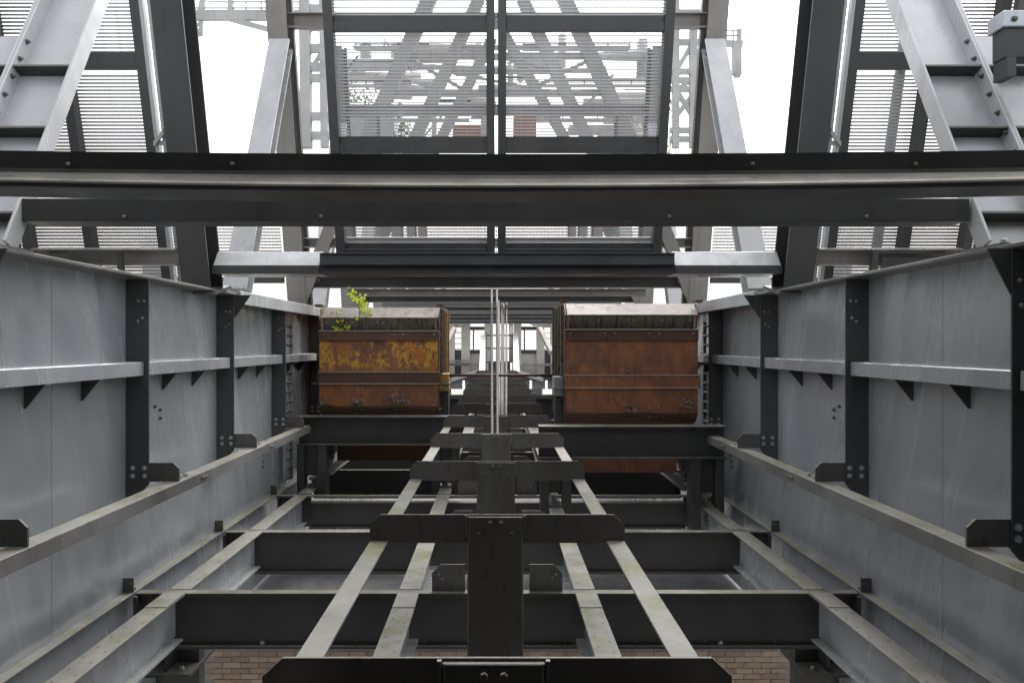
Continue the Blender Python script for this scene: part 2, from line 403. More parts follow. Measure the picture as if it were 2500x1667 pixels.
# ------------------------------------------------------------------ floor of the shaft: cross beams and stringers
ZT = -2.195
def cross_beam(k, label, inner_drop=False):
    y = Yk(k) + (0.0 if k < 4 else 0)
    t = thing('cross_beam', label, 'beam', W(0, y, -2.69), 'cross beams across the shaft floor')
    x = 3.19
    if not inner_drop:
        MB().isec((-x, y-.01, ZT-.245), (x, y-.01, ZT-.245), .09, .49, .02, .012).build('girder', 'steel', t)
    else:
        MB().box(-x, x, y-.08, y-.02, ZT-.03, ZT).build('top_strip', 'bar', t, bevel=.006)
        MB().isec((-2.74, y, ZT-.30), (2.74, y, ZT-.30), .14, .38, .018, .012).build('girder', 'steel', t)
        for sx in (-1, 1):
            MB().box(*sorted((sx*3.19, sx*2.72)), y-.012, y-.002, ZT-.47, ZT-.03).build('end_plate', 'steel', t)
    for sx in (-1, 1):
        tab = MB().prism([(sx*.286,ZT+.002),(sx*.286,ZT+.24),(sx*.50,ZT+.24),(sx*.58,ZT+.165),(sx*.58,ZT+.002)], 'y', y-.006, y+.008).build('tab_plate', 'plate', t)
        for dx, dz in ((.52,.15),(.49,.11)): place(RIVET_S, 'rivet', tab, (sx*dx, y-.006, ZT+dz))
    for sx in (-1, 1):
        pl = MB().box(*sorted((sx*3.19, sx*3.16)), y-.09, y+.09, ZT-.47, ZT-.02).build('end_plate', 'steel', t)
    if k in (1,):
        for sx in (-.82*1.0, .78): place(BOLT, 'bolt', t, (2.03*sx/.8, y-.017, ZT-.452))
    for i in range(9):
        place(RIVET_D, 'rivet', t, (-2.5+i*.62, y-.016, ZT-.44))
    return t
cross_beam(1, 'cross beam of the shaft floor nearest the camera, its long black web above the bricks')
cross_beam(2, 'second cross beam of the shaft floor, between the nearest one and the portals')
cross_beam(3, 'split cross beam with a mossy strip above it, just before the left portal', True)
for k, nm in ((4, 'first'), (5, 'second'), (6, 'third'), (7, 'fourth'), (8, 'fifth')):
    cross_beam(k, 'dim cross beam under the skips, %s one behind the left portal' % nm)

STR = [('left outer', -2.838, 10.42), ('left inner', -.781, 10.42), ('right inner', .781, 9.22), ('right outer', 2.838, 9.22)]
holeme = None
def hole_mesh():
    m = MB(); n = 8
    m.hull([(math.cos(2*math.pi*k/n)*.013, math.sin(2*math.pi*k/n)*.016, .0015) for k in range(n)], [tuple(range(n))])
    return mesh_only(m, 'hole', 'dark')
for nm, x, yend in STR:
    t = thing('stringer', '%s floor stringer, I beam with dark bolt holes in its pale top' % nm, 'beam', W(x, 5.5, ZT-.4), 'stringers along the shaft floor')
    cuts = [Yk(-.6), Yk(1)-.058, Yk(2)-.058, Yk(3)-.09, yend]
    for i in range(4):
        a, b = cuts[i] + (.11 if i else 0), cuts[i+1]
        if b - a < .2: continue
        sg = MB().box(x-.094, x+.094, cuts[i]+(.098 if i else 0), cuts[i+1]-.004 if i < 3 else yend, ZT-.012, ZT+.006).build('top_flange', 'bar', t, bevel=.002)
        m = MB(); m.box(x-.006, x+.006, a, b-.005, ZT-.372, ZT-.0125); m.box(x-.094, x+.094, a+.02, b-.05, ZT-.39, ZT-.3725); m.build('web', 'wall', t)
        h = MB(); y = a+.05; j = 0
        while y < b-.1:
            for sx in ((-.05,) if j % 2 else (.05,)):
                n = 7
                h.hull([(x+sx+math.cos(2*math.pi*q/n)*.009, y+math.sin(2*math.pi*q/n)*.013, ZT+.0075) for q in range(n)], [tuple(range(n))])
            y += .085; j += 1
        hh = h.build('bolt_hole', 'dark', sg); hh['kind'] = 'stuff'
    # short overlap plate
    MB().box(x-.092, x+.092, Yk(1)-.40, Yk(1)-.065, ZT+.0065, ZT+.013).build('splice_plate', 'bar', t)

# ------------------------------------------------------------------ centre line posts with wing plates
def centre_post():
    yp = 0.0; ztop = -1.06
    t = thing('centre_post', 'x', 'post', W(0, 0, -2.2), 'posts with wing plates along the centre line')
    xc = -.012
    m = MB()
    # shallow channel: web to the camera, flanges turned back onto the wing plate
    m.prism([(xc-.176,-.002),(xc-.176,-.014),(xc-.170,-.021),(xc-.160,-.024),(xc+.160,-.024),(xc+.170,-.021),(xc+.176,-.014),(xc+.176,-.002)], 'z', -2.75, ztop-.006)
    ch = m.build('channel', 'plate', t, bevel=.003)
    MB().prism([(-.735,-1.056),(.735,-1.056),(.803,-1.118),(.803,-1.234),(-.803,-1.234),(-.803,-1.118)], 'y', 0, .012).build('wing_plate', 'plate', t)
    for sx in (-1, 1):
        MB().prism([(xc+sx*.1775,ztop+.002),(xc+sx*.192,ztop+.002),(xc+sx*.187,ztop-.12),(xc+sx*.1775,ztop-.125)], 'y', -.02, -.002).build('side_strap', 'bar', t)
    for bx, bz in ((-.033,-.042),(.034,-.042),(-.103,-.112),(.104,-.112)):
        place(BOLT_D, 'bolt', ch, (xc+bx, -.024, ztop+bz))
    return t
post0 = centre_post()
def copy_tree(o, parent=None):
    c = o.copy(); COL.objects.link(c)
    if parent is not None: c.parent = parent
    BASE[c] = BASE.get(o)
    for ch in list(o.children): copy_tree(ch, c)
    return c
PY = [2.335 + 1.965*i for i in range(13)]
plabels = ['black centre post at the bottom edge, its wide wing plate cropped by the picture',
    'large centre post with four bolts, second from the bottom edge', 'third centre post from the bottom edge, its bolts clear of the wires',
    'fourth centre post, where the left pair of wire ropes ends behind it', 'fifth centre post, behind the ropes and level with the skip bottoms']
for i, y in enumerate(PY):
    o = post0 if i == 0 else copy_tree(post0)
    o.location = W(0, y, -2.217 + .009*max(0, i-3))
    o['label'] = plabels[i] if i < len(plabels) else '%s centre post counted from the bottom edge, far off between the skips' % ordn[i]
BASE[post0] = W(0, PY[0], -2.2)

for s in (-1, 1):
    ye = 10.45 if s < 0 else 9.9
    m = MB(); m.box(*sorted((s*.688, s*.799)), 1.2, ye, -1.25, -1.237)
    tag(m.build('flat_bar', 'bar', bevel=.002), 'long worn flat bar under the %s wing plates of the centre posts' % side[s], 'bar', 'flat bars under the wing plates')
for x0, x1, s in ((-.485, -.335, 'left'), (.465, .60, 'right')):
    m = MB(); m.box(x0, x1, 8.6, 10.9, -1.25, -1.235)
    tag(m.build('flat_bar', 'bar', bevel=.002), 'short flat bar just %s of the ropes, between the fourth and fifth centre posts' % s, 'bar', 'short flat bars by the ropes')

# ------------------------------------------------------------------ portals before the skips
def portal(s, y, xo, xi, lab):
    t = thing('portal_frame', lab, 'frame', W(s*1.8, y, -2.4), 'portal frames under the skips')
    x0, x1 = sorted((s*xi, s*xo))
    MB().isec((x0, y, -1.313), (x1, y, -1.313), .24, .438, .02, .014).build('crossbeam', 'steel', t, bevel=.002)
    for a, b, c, d in ((3.03,2.92,2.715,2.585), (.99,.87,.69,.575)):
        lo = -2.32 if s < 0 else -2.52
        for u, v in ((a, b), (c, d)):
            MB().box(*sorted((s*u, s*v)), y-.10, y+.10, lo, -1.534).build('post', 'steel', t, bevel=.003)
        MB().box(*sorted((s*b, s*c)), y-.01, y+.004, -2.0, -1.534).build('infill_plate', 'steel', t)
        xm = (b+c)/2
        m = MB()        # rail end and clamp resting on the stringer
        m.box(s*xm-.09, s*xm+.09, y-.02, y+.16, ZT+.008, ZT+.035)
        m.box(s*xm-.02, s*xm+.02, y, y+.9, ZT+.035, ZT+.125)
        m.box(s*xm-.05, s*xm+.05, y-.01, y+.9, ZT+.125, ZT+.165)
        for j in range(5): m.tube([(s*xm-.08+.035*j, y-.01, ZT+.03), (s*xm-.08+.035*j, y+.05, ZT+.06)], .015, 6)
        m.build('rail_end', 'lip' if s > 0 else 'plate', t)
    return t
portal(-1, 10.42, 3.03, .505, 'dark portal of I beam and double posts under the yellow flaked skip')
portal(1, 9.20, 3.06, .556, 'dark portal of I beam and double posts under the plain brown skip')
for s, y0 in ((-1, 10.5), (1, 9.3)):
    for x, nm in ((2.82, 'outer'), (.78, 'inner')):
        m = MB(); m.box(s*x-.035, s*x+.035, y0+.9, 24, ZT+.125, ZT+.165); m.box(s*x-.01, s*x+.01, y0+.9, 24, ZT+.02, ZT+.125); m.box(s*x-.06, s*x+.06, y0+.9, 24, ZT+.006, ZT+.02)
        tag(m.build('track_rail', 'dark'), 'dark %s rail running on behind the %s portal' % (nm, side[s]), 'rail', 'rails under the skips')

# ------------------------------------------------------------------ skips
def skip(s, xc, y0, body, lab):
    t = thing('skip_car', lab, 'skip', W(xc, y0+.9, -2.1), 'skips side by side')
    def q(x, y, z): return (xc+x, y0+y, z)
    def prof(poly, w, name, mat, par=t, x0=None, bevel=0):
        m = MB(); m.prism([(y0+a, b) for a, b in poly], 'x', xc-w if x0 is None else xc+x0, xc+w)
        return m.build(name, mat, par, bevel=bevel)
    prof([(0,-.965),(0,.15),(.015,.15),(.015,-.965)], .915, 'front_plate', body)
    arc = [(.26-.26*math.cos(a), -.965-.2*math.sin(a)) for a in [i*math.pi/2/8 for i in range(9)]]
    prof(arc + [(1.75,-1.165),(1.75,-1.15)] + [(a+.014*(1 if i < 6 else 0), b+.014) for i, (a, b) in reversed(list(enumerate(arc)))], .915, 'bottom_plate', 'band')
    rb = prof([(-.022,.052),(-.022,.188),(-.030,.20),(.06,.205),(.06,.188),(-.001,.188),(-.001,.052)], .938, 'rim_band', 'band', bevel=.003)
    mbn = prof([(-.024,-.615),(-.030,-.44),(-.02,-.43),(-.001,-.43),(-.001,-.615)], .938, 'middle_band', 'rust' if s > 0 else 'band', bevel=.003)
    for zz, yy in ((.203,-.033),(-.433,-.033),(-.617,-.026)):
        MB().tube([(xc-.938,y0+yy,zz),(xc+.938,y0+yy,zz)], .006, 6).build('edge_glint_strip', 'edge_glint', t)  # thin pale strip draws in the highlight on each band edge
    hd = prof([(.058,.205),(-.012,.405),(-.005,.415),(.07,.21)], .885, 'hood_plate', 'hood')
    MB().prism([(y0-.014,.407),(y0-.02,.412),(y0+.20,.58),(y0+.21,.572)], 'x', xc-.905, xc+.93).build('lip_plate', 'lip', t, bevel=.002)
    for sx in (-1, 1):
        x0, x1 = sorted((xc+sx*.916, xc+sx*.934))
        m = MB(); m.prism([(y0+a, b) for a, b in ((0,.15),(.07,.205),(-.012,.405),(.20,.58),(1.85,.64),(1.85,-1.16),(.26,-1.16),(.08,-1.10),(0,-.965))], 'x', x0, x1)
        sp = m.build('side_plate', body if sx*s > 0 else 'band', t)
        # vertical angle and rivets on the side
        for yy in (.22, .62, 1.2, 1.7):
            a, b = sorted((xc+sx*.935, xc+sx*.975))
            MB().box(a, b, y0+yy, y0+yy+.06, -1.1, .56).build('side_rib', 'yellow' if (s < 0 and yy > 1) else 'hood', t)
        for yy in (.12, .45):
            for i in range(10):
                place(BOLT_X[-sx], 'rivet', sp, (xc+sx*.935, y0+yy, .45-i*.15))
        MB().box(xc+sx*.90, xc+sx*1.0, y0-.01, y0+.12, .585, .62).build('corner_lug', 'band', t)
        MB().box(*sorted((xc+sx*.88, xc+sx*.892)), y0-.01, y0+.03, .20, .42).build('edge_strip', 'lip', t)
    prof([(1.75,-1.16),(1.75,.6),(1.77,.6),(1.77,-1.16)], .915, 'back_plate', 'band')
    # chassis and wheels
    ch = MB(); ch.box(xc-.80, xc+.80, y0+.62, y0+.66, -1.92, -1.17)
    cb = ch.build('chassis_plate', 'band' if s < 0 else body, t)
    for sx in (-1, 1):
        w = MB(); c = (xc+sx*1.0, y0+.85, -1.84)
        n = 20
        pr = [(c[1]+.21*math.cos(2*math.pi*k/n), c[2]+.21*math.sin(2*math.pi*k/n)) for k in range(n)]
        w.prism(pr, 'x', c[0]-.05, c[0]+.05)
        wh = w.build('wheel', 'dark', t)
        MB().prism([(c[1]+.1*math.cos(2*math.pi*k/n), c[2]+.1*math.sin(2*math.pi*k/n)) for k in range(n)], 'x', c[0]-.09, c[0]+.09).build('hub', 'band', wh)
        MB().box(xc+sx*.87-.03, xc+sx*.87+.03, y0+.5, y0+1.5, -1.80, -1.15).build('frame_leg', 'dark', t)
    # guide block on the side that faces the other skip
    gx = -s
    a, b = sorted((xc+gx*.94, xc+gx*1.075))
    gb = MB().box(a, b, y0+.14, y0+.5, -.74, -.47).build('guide_block', 'yellow' if s < 0 else 'greenbox', t, bevel=.006)
    MB().box(a-.01, b+.01, y0+.10, y0+.52, -.635, -.61).build('shelf', 'lip', gb)
    MB().box(a+.02, b-.01, y0+.2, y0+.45, -1.15, -.75).build('guide_arm', 'dark', t)
    a2, b2 = sorted((xc-gx*.94, xc-gx*1.0))
    MB().box(a2, b2, y0+.1, y0+.5, -.63, -.44).build('side_block', 'greenbox' if s > 0 else 'dark', t)
    MB().box(*sorted((xc-gx*.94, xc-gx*1.09)), y0+.1, y0+.13, -.625, -.61).build('pin', 'lip', t)
    # rivets
    for x in ((-.83,-.42,-.03,.06,.46,.85) if s < 0 else (-.86,-.46,-.06,.04,.43,.83)): place(RIVET, 'rivet', hd, q(x, .012, .335))
    for x in ((-.86,-.37,.24,.38,.86) if s < 0 else (-.86,-.375,-.24,.245,.385,.86)): place(RIVET, 'rivet', rb, q(x, -.024, .145))
    if s > 0:
        for z in (-.335, -.425+.015):
            for x in (-.86,-.05,.045,.86): place(RIVET_D, 'rivet', t, q(x, -.001, z))
        for x in (-.86,-.375,-.24,.245,.375,.86): place(RIVET, 'rivet', t, q(x, -.001, -.90))
    else:
        for x in (-.86,-.36,-.23,.245,.37,.86): place(RIVET, 'rivet', t, q(x, -.001, -.885))
        MB().box(xc-.06, xc+.06, y0-.012, y0, .0, .03).build('name_slot', 'band', t)
    for x in (-.86,-.36,-.27,.25,.35,.86): place(RIVET_D, 'rivet', t, q(x, .008, -1.03))
    # mud crusts
    spots = ((-.86,-.90,.09,.11),(-.33,-.91,.12,.06),(.31,-.88,.17,.12)) if s < 0 else ((.80,-.84,.10,.10),(-.05,-.93,.03,.03),(.05,-.93,.025,.04))
    for cx, cz, rx, rz in spots:
        m = MB(); rr = random.Random(int(cx*1000)+9)
        for i in range(int(900*rx)+30):
            a, d = rr.uniform(0, 6.283), math.sqrt(rr.random())
            px, pz = cx+rx*d*math.cos(a), cz+rz*d*math.sin(a)
            r = rr.uniform(.010, .03)*(1.15-d*.6)
            v = [(xc+px+rr.uniform(-r,r), y0-rr.uniform(0,r), pz+rr.uniform(-r,r)) for _ in range(3)] + [(xc+px, y0-r*1.3, pz)]
            m.hull(v, [(0,1,2),(0,1,3),(1,2,3),(2,0,3)])
        m.build('mud_crust', 'mud', t)['kind'] = 'stuff'
    return t
SKL = skip(-1, -1.842, 10.65, 'rust_y', 'rusty skip with flaking yellow paint and a sapling on its rim')
SKR = skip(1, 1.888, 9.60, 'rust', 'plain red brown skip with rows of rivets, no yellow paint')

# moss tufts on the skips (part of nothing that moves alone)
def tuft(name, pts, mat, lab, n=160, r=.05):
    m = MB(); rr = random.Random(len(lab))
    for p in pts:
        for i in range(n):
            c = [p[k]+rr.gauss(0, r*(1, .35, .6)[k]) for k in range(3)]
            a = rr.uniform(0, 6.28); l = rr.uniform(.008, .02)
            m.hull([(c[0]-l*.5*math.cos(a), c[1], c[2]), (c[0]+l*.5*math.cos(a), c[1]-l*.5*math.sin(a), c[2]), (c[0], c[1]-l*.4, c[2]+l)], [(0,1,2)])
    o = m.build(name, mat); tag(o, lab, 'moss', kind='stuff'); return o
tuft('moss', [(-2.68,10.62,-.99),(-2.60,10.62,-1.0),(-1.53,10.62,-1.0)], 'moss', 'dark moss under the mud crusts of the yellow flaked skip')
tuft('moss', [(-.93,10.70,-.69),(-.92,10.72,-1.02)], 'leaf', 'bright moss tufts down the inner edge of the yellow flaked skip', 90, .022)
tuft('moss', [(1.84,9.585,-.90)], 'moss', 'small moss tuft low on the plain brown skip', 60, .02)

# saplings on the rim
def sapling(pts, clusters, lab, seed, r0):
    t = thing('sapling', lab, 'plant', W(*pts[0]), 'saplings growing on the skip')
    MB().tube(pts, r0, 6, r0*.4).build('stem', 'stem', t)
    rr = random.Random(seed); tw = MB(); lv = []
    for (cx, cy, cz, rad, n) in clusters:
        near = min(pts, key=lambda p: (p[0]-cx)**2+(p[2]-cz)**2)
        tw.tube([near, ((near[0]+cx)/2, cy, (near[2]+cz)/2+.01), (cx, cy, cz)], .0045, 5, .002)
        for i in range(int(n*1.3)):
            c = Vector((cx+rr.gauss(0,rad), cy+rr.gauss(0,rad*.7), cz+rr.gauss(0,rad)))
            L = rr.uniform(.032, .05); wd_ = L*.42
            d = Vector((rr.uniform(-1,1), rr.uniform(-.5,.3), rr.uniform(-.4,.9))).normalized()
            nrm = Vector((rr.uniform(-.5,.5), -1, rr.uniform(.1,1.0))).normalized(); sd = d.cross(nrm).normalized()
            P = [c, c+d*L*.35+sd*wd_, c+d*L*.75+sd*wd_*.8, c+d*L, c+d*L*.75-sd*wd_*.8, c+d*L*.35-sd*wd_, c+d*L*.5+nrm*L*.08]
            lv.append(P)
    tw.build('twig', 'stem', t)
    for P in lv:
        m = MB(); m.hull([tuple(p) for p in P], [(0,1,6),(1,2,6),(2,3,6),(3,4,6),(4,5,6),(5,0,6)]); m.build('leaf', 'leaf' if rr.random() < .65 else 'leaf_old', t)
    return t
y0 = 10.66
sapling([(-2.135,y0,.205),(-2.14,y0-.01,.34),(-2.145,y0-.02,.50),(-2.16,y0-.02,.64),(-2.22,y0-.02,.78),(-2.29,y0-.02,.85)],
    [(-2.235,y0,.755,.035,13),(-2.20,y0-.02,.70,.04,14),(-2.12,y0-.03,.69,.04,14),(-2.10,y0,.64,.04,13),(-2.06,y0,.60,.04,12),(-2.09,y0-.02,.545,.035,11),(-2.04,y0,.46,.03,7),(-1.99,y0,.475,.02,5),(-2.18,y0,.395,.022,7),(-2.29,y0,.865,.012,3),(-2.27,y0,.80,.02,6)],
    'taller yellow green sapling on the rim of the flaking skip', 3, .0065)
sapling([(-2.37,y0,.205),(-2.41,y0-.01,.28),(-2.45,y0-.01,.36),(-2.49,y0-.02,.44)],
    [(-2.50,y0,.46,.03,8),(-2.44,y0,.38,.022,7),(-2.43,y0,.32,.022,6),(-2.34,y0,.27,.022,6),(-2.49,y0,.24,.028,9),(-2.45,y0,.225,.02,5)],
    'shorter sapling left of the tall one on the skip rim', 8, .005)

# rod between the skips
tag(MB().tube([(-.93,10.95,-.50),(.93,10.95,-.50)], .022, 10).build('tie_rod', 'band', smooth=True), 'thin rusty rod spanning between the two skips behind the ropes', 'rod')

# wire ropes
def rope(p, q, r, mat, lab, turns):
    m = MB(); p, q = Vector(p), Vector(q); n = 150; d = (q-p).normalized(); a = d.orthogonal().normalized(); b = d.cross(a)
    nl = 6; nn = 18; rings = []
    for i in range(n+1):
        c = p + (q-p)*(i/n); ph = turns*2*math.pi*i/n; ring = []
        for k in range(nn):
            an = 2*math.pi*k/nn
            rr = r*(.70 + .30*abs(math.cos(nl*an/2))**.6)
            ring.append(m.bm.verts.new(m.pt(tuple(c + (a*math.cos(an+ph)+b*math.sin(an+ph))*rr))))
        rings.append(ring)
    for A, B in zip(rings, rings[1:]):
        for k in range(nn): m.bm.faces.new((A[k], A[(k+1)%nn], B[(k+1)%nn], B[k]))
    m.bm.faces.new(rings[0][::-1]); m.bm.faces.new(rings[-1])
    o = m.build('wire_rope', mat); tag(o, lab, 'rope', 'hoist ropes'); return o
def PX(px, py, Y): return ((px-1142)*Y/1568, Y, (790-py)*Y/1568)   # where a sight line meets the plane Y of the shaft
rope(PX(1130.3,1010,8.45), PX(1129.3,630,12.2), .0195, 'rope', 'leftmost thick steel rope between the skips', 12)
rope(PX(1142.8,1010,8.45), PX(1141,630,12.2), .0195, 'rope', 'thick steel rope second from the left between the skips', 12)
rope(PX(1147,955,10.5), PX(1145.5,690,14.8), .022, 'rope', 'grey rope half hidden behind the second thick rope', 10)
rope(PX(1152.5,955,10.4), PX(1152.8,676,16.0), .021, 'rope_b', 'brownish rope third in line from the left, between the skips', 11)
rope(PX(1156,955,10.6), PX(1157,695,15.6), .020, 'rope', 'grey rope hugging the left of the rightmost brown rope', 10)
rope(PX(1162.5,955,10.4), PX(1164,676,16.0), .020, 'rope_b', 'rightmost rope, rusty brown, between the skips', 11)

# ------------------------------------------------------------------ overhead: near beams
def sagbeam():
    t = thing('overhead_beam', 'big dark beam right across the top, nearest the camera, with bright lower edge', 'beam', W(0, 3.66, .8))
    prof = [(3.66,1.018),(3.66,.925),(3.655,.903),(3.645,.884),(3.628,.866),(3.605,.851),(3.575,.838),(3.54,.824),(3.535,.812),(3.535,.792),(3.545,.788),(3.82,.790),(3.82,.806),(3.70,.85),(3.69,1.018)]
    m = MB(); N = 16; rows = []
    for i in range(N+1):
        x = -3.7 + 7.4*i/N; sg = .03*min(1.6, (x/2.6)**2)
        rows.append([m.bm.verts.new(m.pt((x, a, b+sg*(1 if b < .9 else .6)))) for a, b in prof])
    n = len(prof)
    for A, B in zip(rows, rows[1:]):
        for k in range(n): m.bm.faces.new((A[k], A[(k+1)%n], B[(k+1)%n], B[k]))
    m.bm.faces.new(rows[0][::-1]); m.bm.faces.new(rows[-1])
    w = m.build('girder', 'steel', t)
    for px in (157, 534, 1729, 2103):
        x = (px-1142)*3.66/1568
        place(RIVET_S, 'bolt', w, (x, 3.66, .962)); place(RIVET_S, 'bolt', w, (x+.004, 3.645, .884))  # pale domes in place of sky-bright holes and their reflection below
    return t
sagbeam()
t = thing('overhead_beam', 'dark box beam close behind the big front beam, ending at the splayed legs', 'beam', W(0, 4.5, .8))
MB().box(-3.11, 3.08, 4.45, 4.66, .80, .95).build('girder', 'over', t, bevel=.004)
for px in (285, 737, 1537, 1990): place(RIVET_S, 'bolt', t, ((px-1142)*4.45/1568, 4.45, .83))

# sill across under the centre screen
t = thing('sill_beam', 'pale beam across the shaft below the centre screen, its middle cased in dark channel', 'beam', W(0, 7.6, .76))
for x0, x1 in ((-3.12, -1.95), (1.95, 3.12)):
    MB().prism([(7.50,.775),(7.50,.865),(7.62,1.03),(7.9,1.03),(7.9,.775)], 'x', x0, x1).build('box_end', 'light', t, bevel=.003)
    MB().box(x0, x1, 7.47, 7.498, .77, .86).build('lower_strip', 'over', t)
MB().box(-1.949, 1.949, 7.50, 7.9, .775, 1.0).build('middle_box', 'over', t)
m = MB(); m.box(-1.93, 1.93, 7.44, 7.46, .865, .99); m.box(-1.93, 1.93, 7.40, 7.499, .862, .876); m.box(-1.93, 1.93, 7.41, 7.499, .978, .99); m.build('channel', 'over', t)

# frame A columns, legs and splayed front legs
yA, zA = W(0, 7.62, .60).y, W(0, 7.62, .60).z
HIGH = 6.5
for s in (-1, 1):
    t = thing('column', 'tall dark H column on the %s wall beside the strip of open sky, nearest pair' % side[s], 'column', (s*3.28, yA, zA), 'columns standing on the shaft walls')
    m = MB('w'); m.box(*sorted((s*3.13, s*3.44)), yA-.16, yA-.14, zA, zA+HIGH); m.box(*sorted((s*3.12, s*3.45)), yA+.14, yA+.16, zA, zA+HIGH); m.box(s*3.285-.008, s*3.285+.008, yA-.14, yA+.14, zA, zA+HIGH)
    m.build('shaft', 'over', t)
    MB('w').box(*sorted((s*3.05, s*3.5)), yA-.22, yA+.22, zA-.01, zA+.02).build('base_plate', 'bar', t)
    # light rails between the column and the side screen
    r = thing('slender_post', 'pair of slender pale posts between the %s sky column and the side screen' % side[s], 'post', (s*3.56, yA, zA-.2))
    for x in (3.52, 3.60):
        MB('w').box(s*x-.018, s*x+.018, yA-.02, yA+.05, zA-.2, zA+HIGH).build('angle', 'light', r)
    MB('w').prism([(s*3.5,zA+1.72),(s*3.62,zA+1.58),(s*3.62,zA+1.54),(s*3.5,zA+1.66)], 'y', yA-.06, yA-.03).build('bracket', 'light', r)
    MB('w').box(*sorted((s*3.5, s*3.63)), yA-.03, yA-.021, zA+1.55, zA+1.60).build('bracket', 'light', r)

yF, zF = W(0, 4.6, .6).y, W(0, 4.6, .6).z
_n = Vector((0, -1, .49)).normalized()               # the legs lean back up the wall, their open side to the camera
for s in (-1, 1):
    t = thing('leaning_leg', 'wide shiny H leg leaning back above the %s wall, with dark cross plates' % side[s], 'leg', W(s*3.1, 4.0, .6), 'leaning legs by the front beam')
    def L(u, d, z):
        return (s*(3.1 + u), 4.62 + .49*(z-1.31) - _n.y*d, z - _n.z*d)
    def slab(u0, u1, d0, d1, za=.65, zb=5.6):
        m = MB(); m.hull([L(u0,d0,za),L(u1,d0,za),L(u1,d1,za),L(u0,d1,za),L(u0,d0,zb),L(u1,d0,zb),L(u1,d1,zb),L(u0,d1,zb)],
            [(0,3,2,1),(4,5,6,7),(0,1,5,4),(1,2,6,5),(2,3,7,6),(3,0,4,7)]); return m
    slab(0, .02, 0, .125).build('flange', 'light', t, bevel=.003)
    fl = slab(.43, .45, -.01, .125).build('flange', 'light', t, bevel=.003)
    slab(.0205, .4295, .095, .108).build('web', 'light', t)
    slab(.4505, .47, -.01, .10).build('splice_flange', 'light', t)
    slab(.4705, .95, .095, .108, .65, 2.4).build('wing_plate', 'light', t)
    for za in (.85, 1.50, 2.03, 3.2):
        slab(.0205, .4295, .002, .0945, za-.008, za+.008).build('cross_plate', 'over', t)
        slab(.4705, .95, .002, .0945, za-.008, za+.008).build('cross_plate', 'over', t)
    for i in range(9):
        place(BOLT_X[s], 'bolt', fl, L(.43, .03, 1.0+.16*i))
    MB().box(*sorted((s*3.088, s*3.56)), 4.2, 4.55, .606, .622).build('base_plate', 'bar', t)
    for dx in (3.15, 3.32): place(BOLT_UP, 'bolt', t, (s*dx, 4.24, .622))

# frames B, C, D ... further down the shaft
FAR = ['second', 'third', 'fourth', 'fifth', 'sixth', 'seventh']
def frame(y, i):
    yw, zw = W(0, y, .62).y, W(0, y, .62).z
    far = '' if i == 0 else ', frame %s beyond the second pair of columns' % ('one', 'two', 'three', 'four', 'five')[min(i-1, 4)]
    mat = 'brown'
    for s in (-1, 1):
        h = 5.6
        c = thing('column', ('%s brown grey column behind the nearest pair, with a sloping strut' % side[s]) if i == 0 else '%s column of the %s portal down the shaft, mostly hidden' % (side[s], FAR[i]), 'column', (s*3.3, yw, zw), 'columns standing on the shaft walls')
        m = MB('w'); m.box(*sorted((s*3.15, s*3.45)), yw-.14, yw-.122, zw, zw+h); m.box(*sorted((s*3.15, s*3.45)), yw+.122, yw+.14, zw, zw+h); m.box(s*3.3-.008, s*3.3+.008, yw-.122, yw+.122, zw, zw+h)
        m.build('shaft', mat, c)
        MB('w').box(*sorted((s*3.08, s*3.13)), yw-.05, yw+.05, zw, zw+h).build('side_angle', 'over', c)
        if i < 3:
            # sloping strut from the wall up to the column
            p0 = W(s*3.30, y-2.75, .66); p1 = Vector((s*3.26, yw-.12, zw+4.05))
            st = MB('w'); st.bar(p0, p1, .30, .03, (0,-.5,1), .09); st.bar(p0, p1, .03, .18, (0,-.5,1), 0, s*.13); st.bar(p0, p1, .30, .02, (0,-.5,1), -.1)
            o = st.build('sloping_strut', 'light'); tag(o, ('pale %s strut leaning back from the wall to the second column' % side[s]) if i == 0 else 'pale %s strut of the %s portal down the shaft' % (side[s], FAR[i]), 'strut', 'sloping struts on the walls')
        kd = MB('w'); kd.bar((s*3.42, yw-.05, zw-.25), (s*2.2, yw-.05, zw+2.35), .20, .16, (0,1,0))
        o = kd.build('knee_brace', mat); tag(o, ('%s diagonal brace bolted to the end of the rope height beam' % side[s]) if i == 0 else '%s diagonal brace of the %s portal down the shaft' % (side[s], FAR[i]), 'brace', 'diagonal braces in the portals')
        if i == 0:
            for a, b in ((3.06, .17), (3.02, .25), (2.98, .10), (3.10, .34)): pass
    for z0, hh, nm in ((.34, .18, 'low'), (1.0, .15, 'middle'), (4.05+.25, .2, 'high')):
        if nm == 'high' and i > 3: continue
        if nm == 'middle' and i > 2: continue
        g = thing('portal_beam', ('%s cross beam between the second pair of columns' % nm) if i == 0 else '%s cross beam of the %s portal down the shaft' % (nm, FAR[i]), 'beam', (0, yw, zw+z0), 'cross beams of the overhead portals')
        m = MB('w'); m.isec((-3.15, yw, zw+z0+hh/2), (3.15, yw, zw+z0+hh/2), .18, hh, .014, .012); m.build('girder', 'over' if nm == 'low' else mat, g)
        MB('w').box(-3.15, 3.15, yw-.10, yw+.10, zw+z0-.012, zw+z0-.001).build('flange_plate', 'light' if nm == 'low' else mat, g, bevel=.002)
        for k in range(4 if nm == 'low' and i < 3 else 0): place(BOLT, 'bolt', g, (-3.0+.05*(k % 2)+ (6.0 if k > 1 else 0), yw-.02, zw+z0+hh/2+.03*(k % 2)), 'w')
for i in range(6): frame(11.4 + 3.92*i, i)
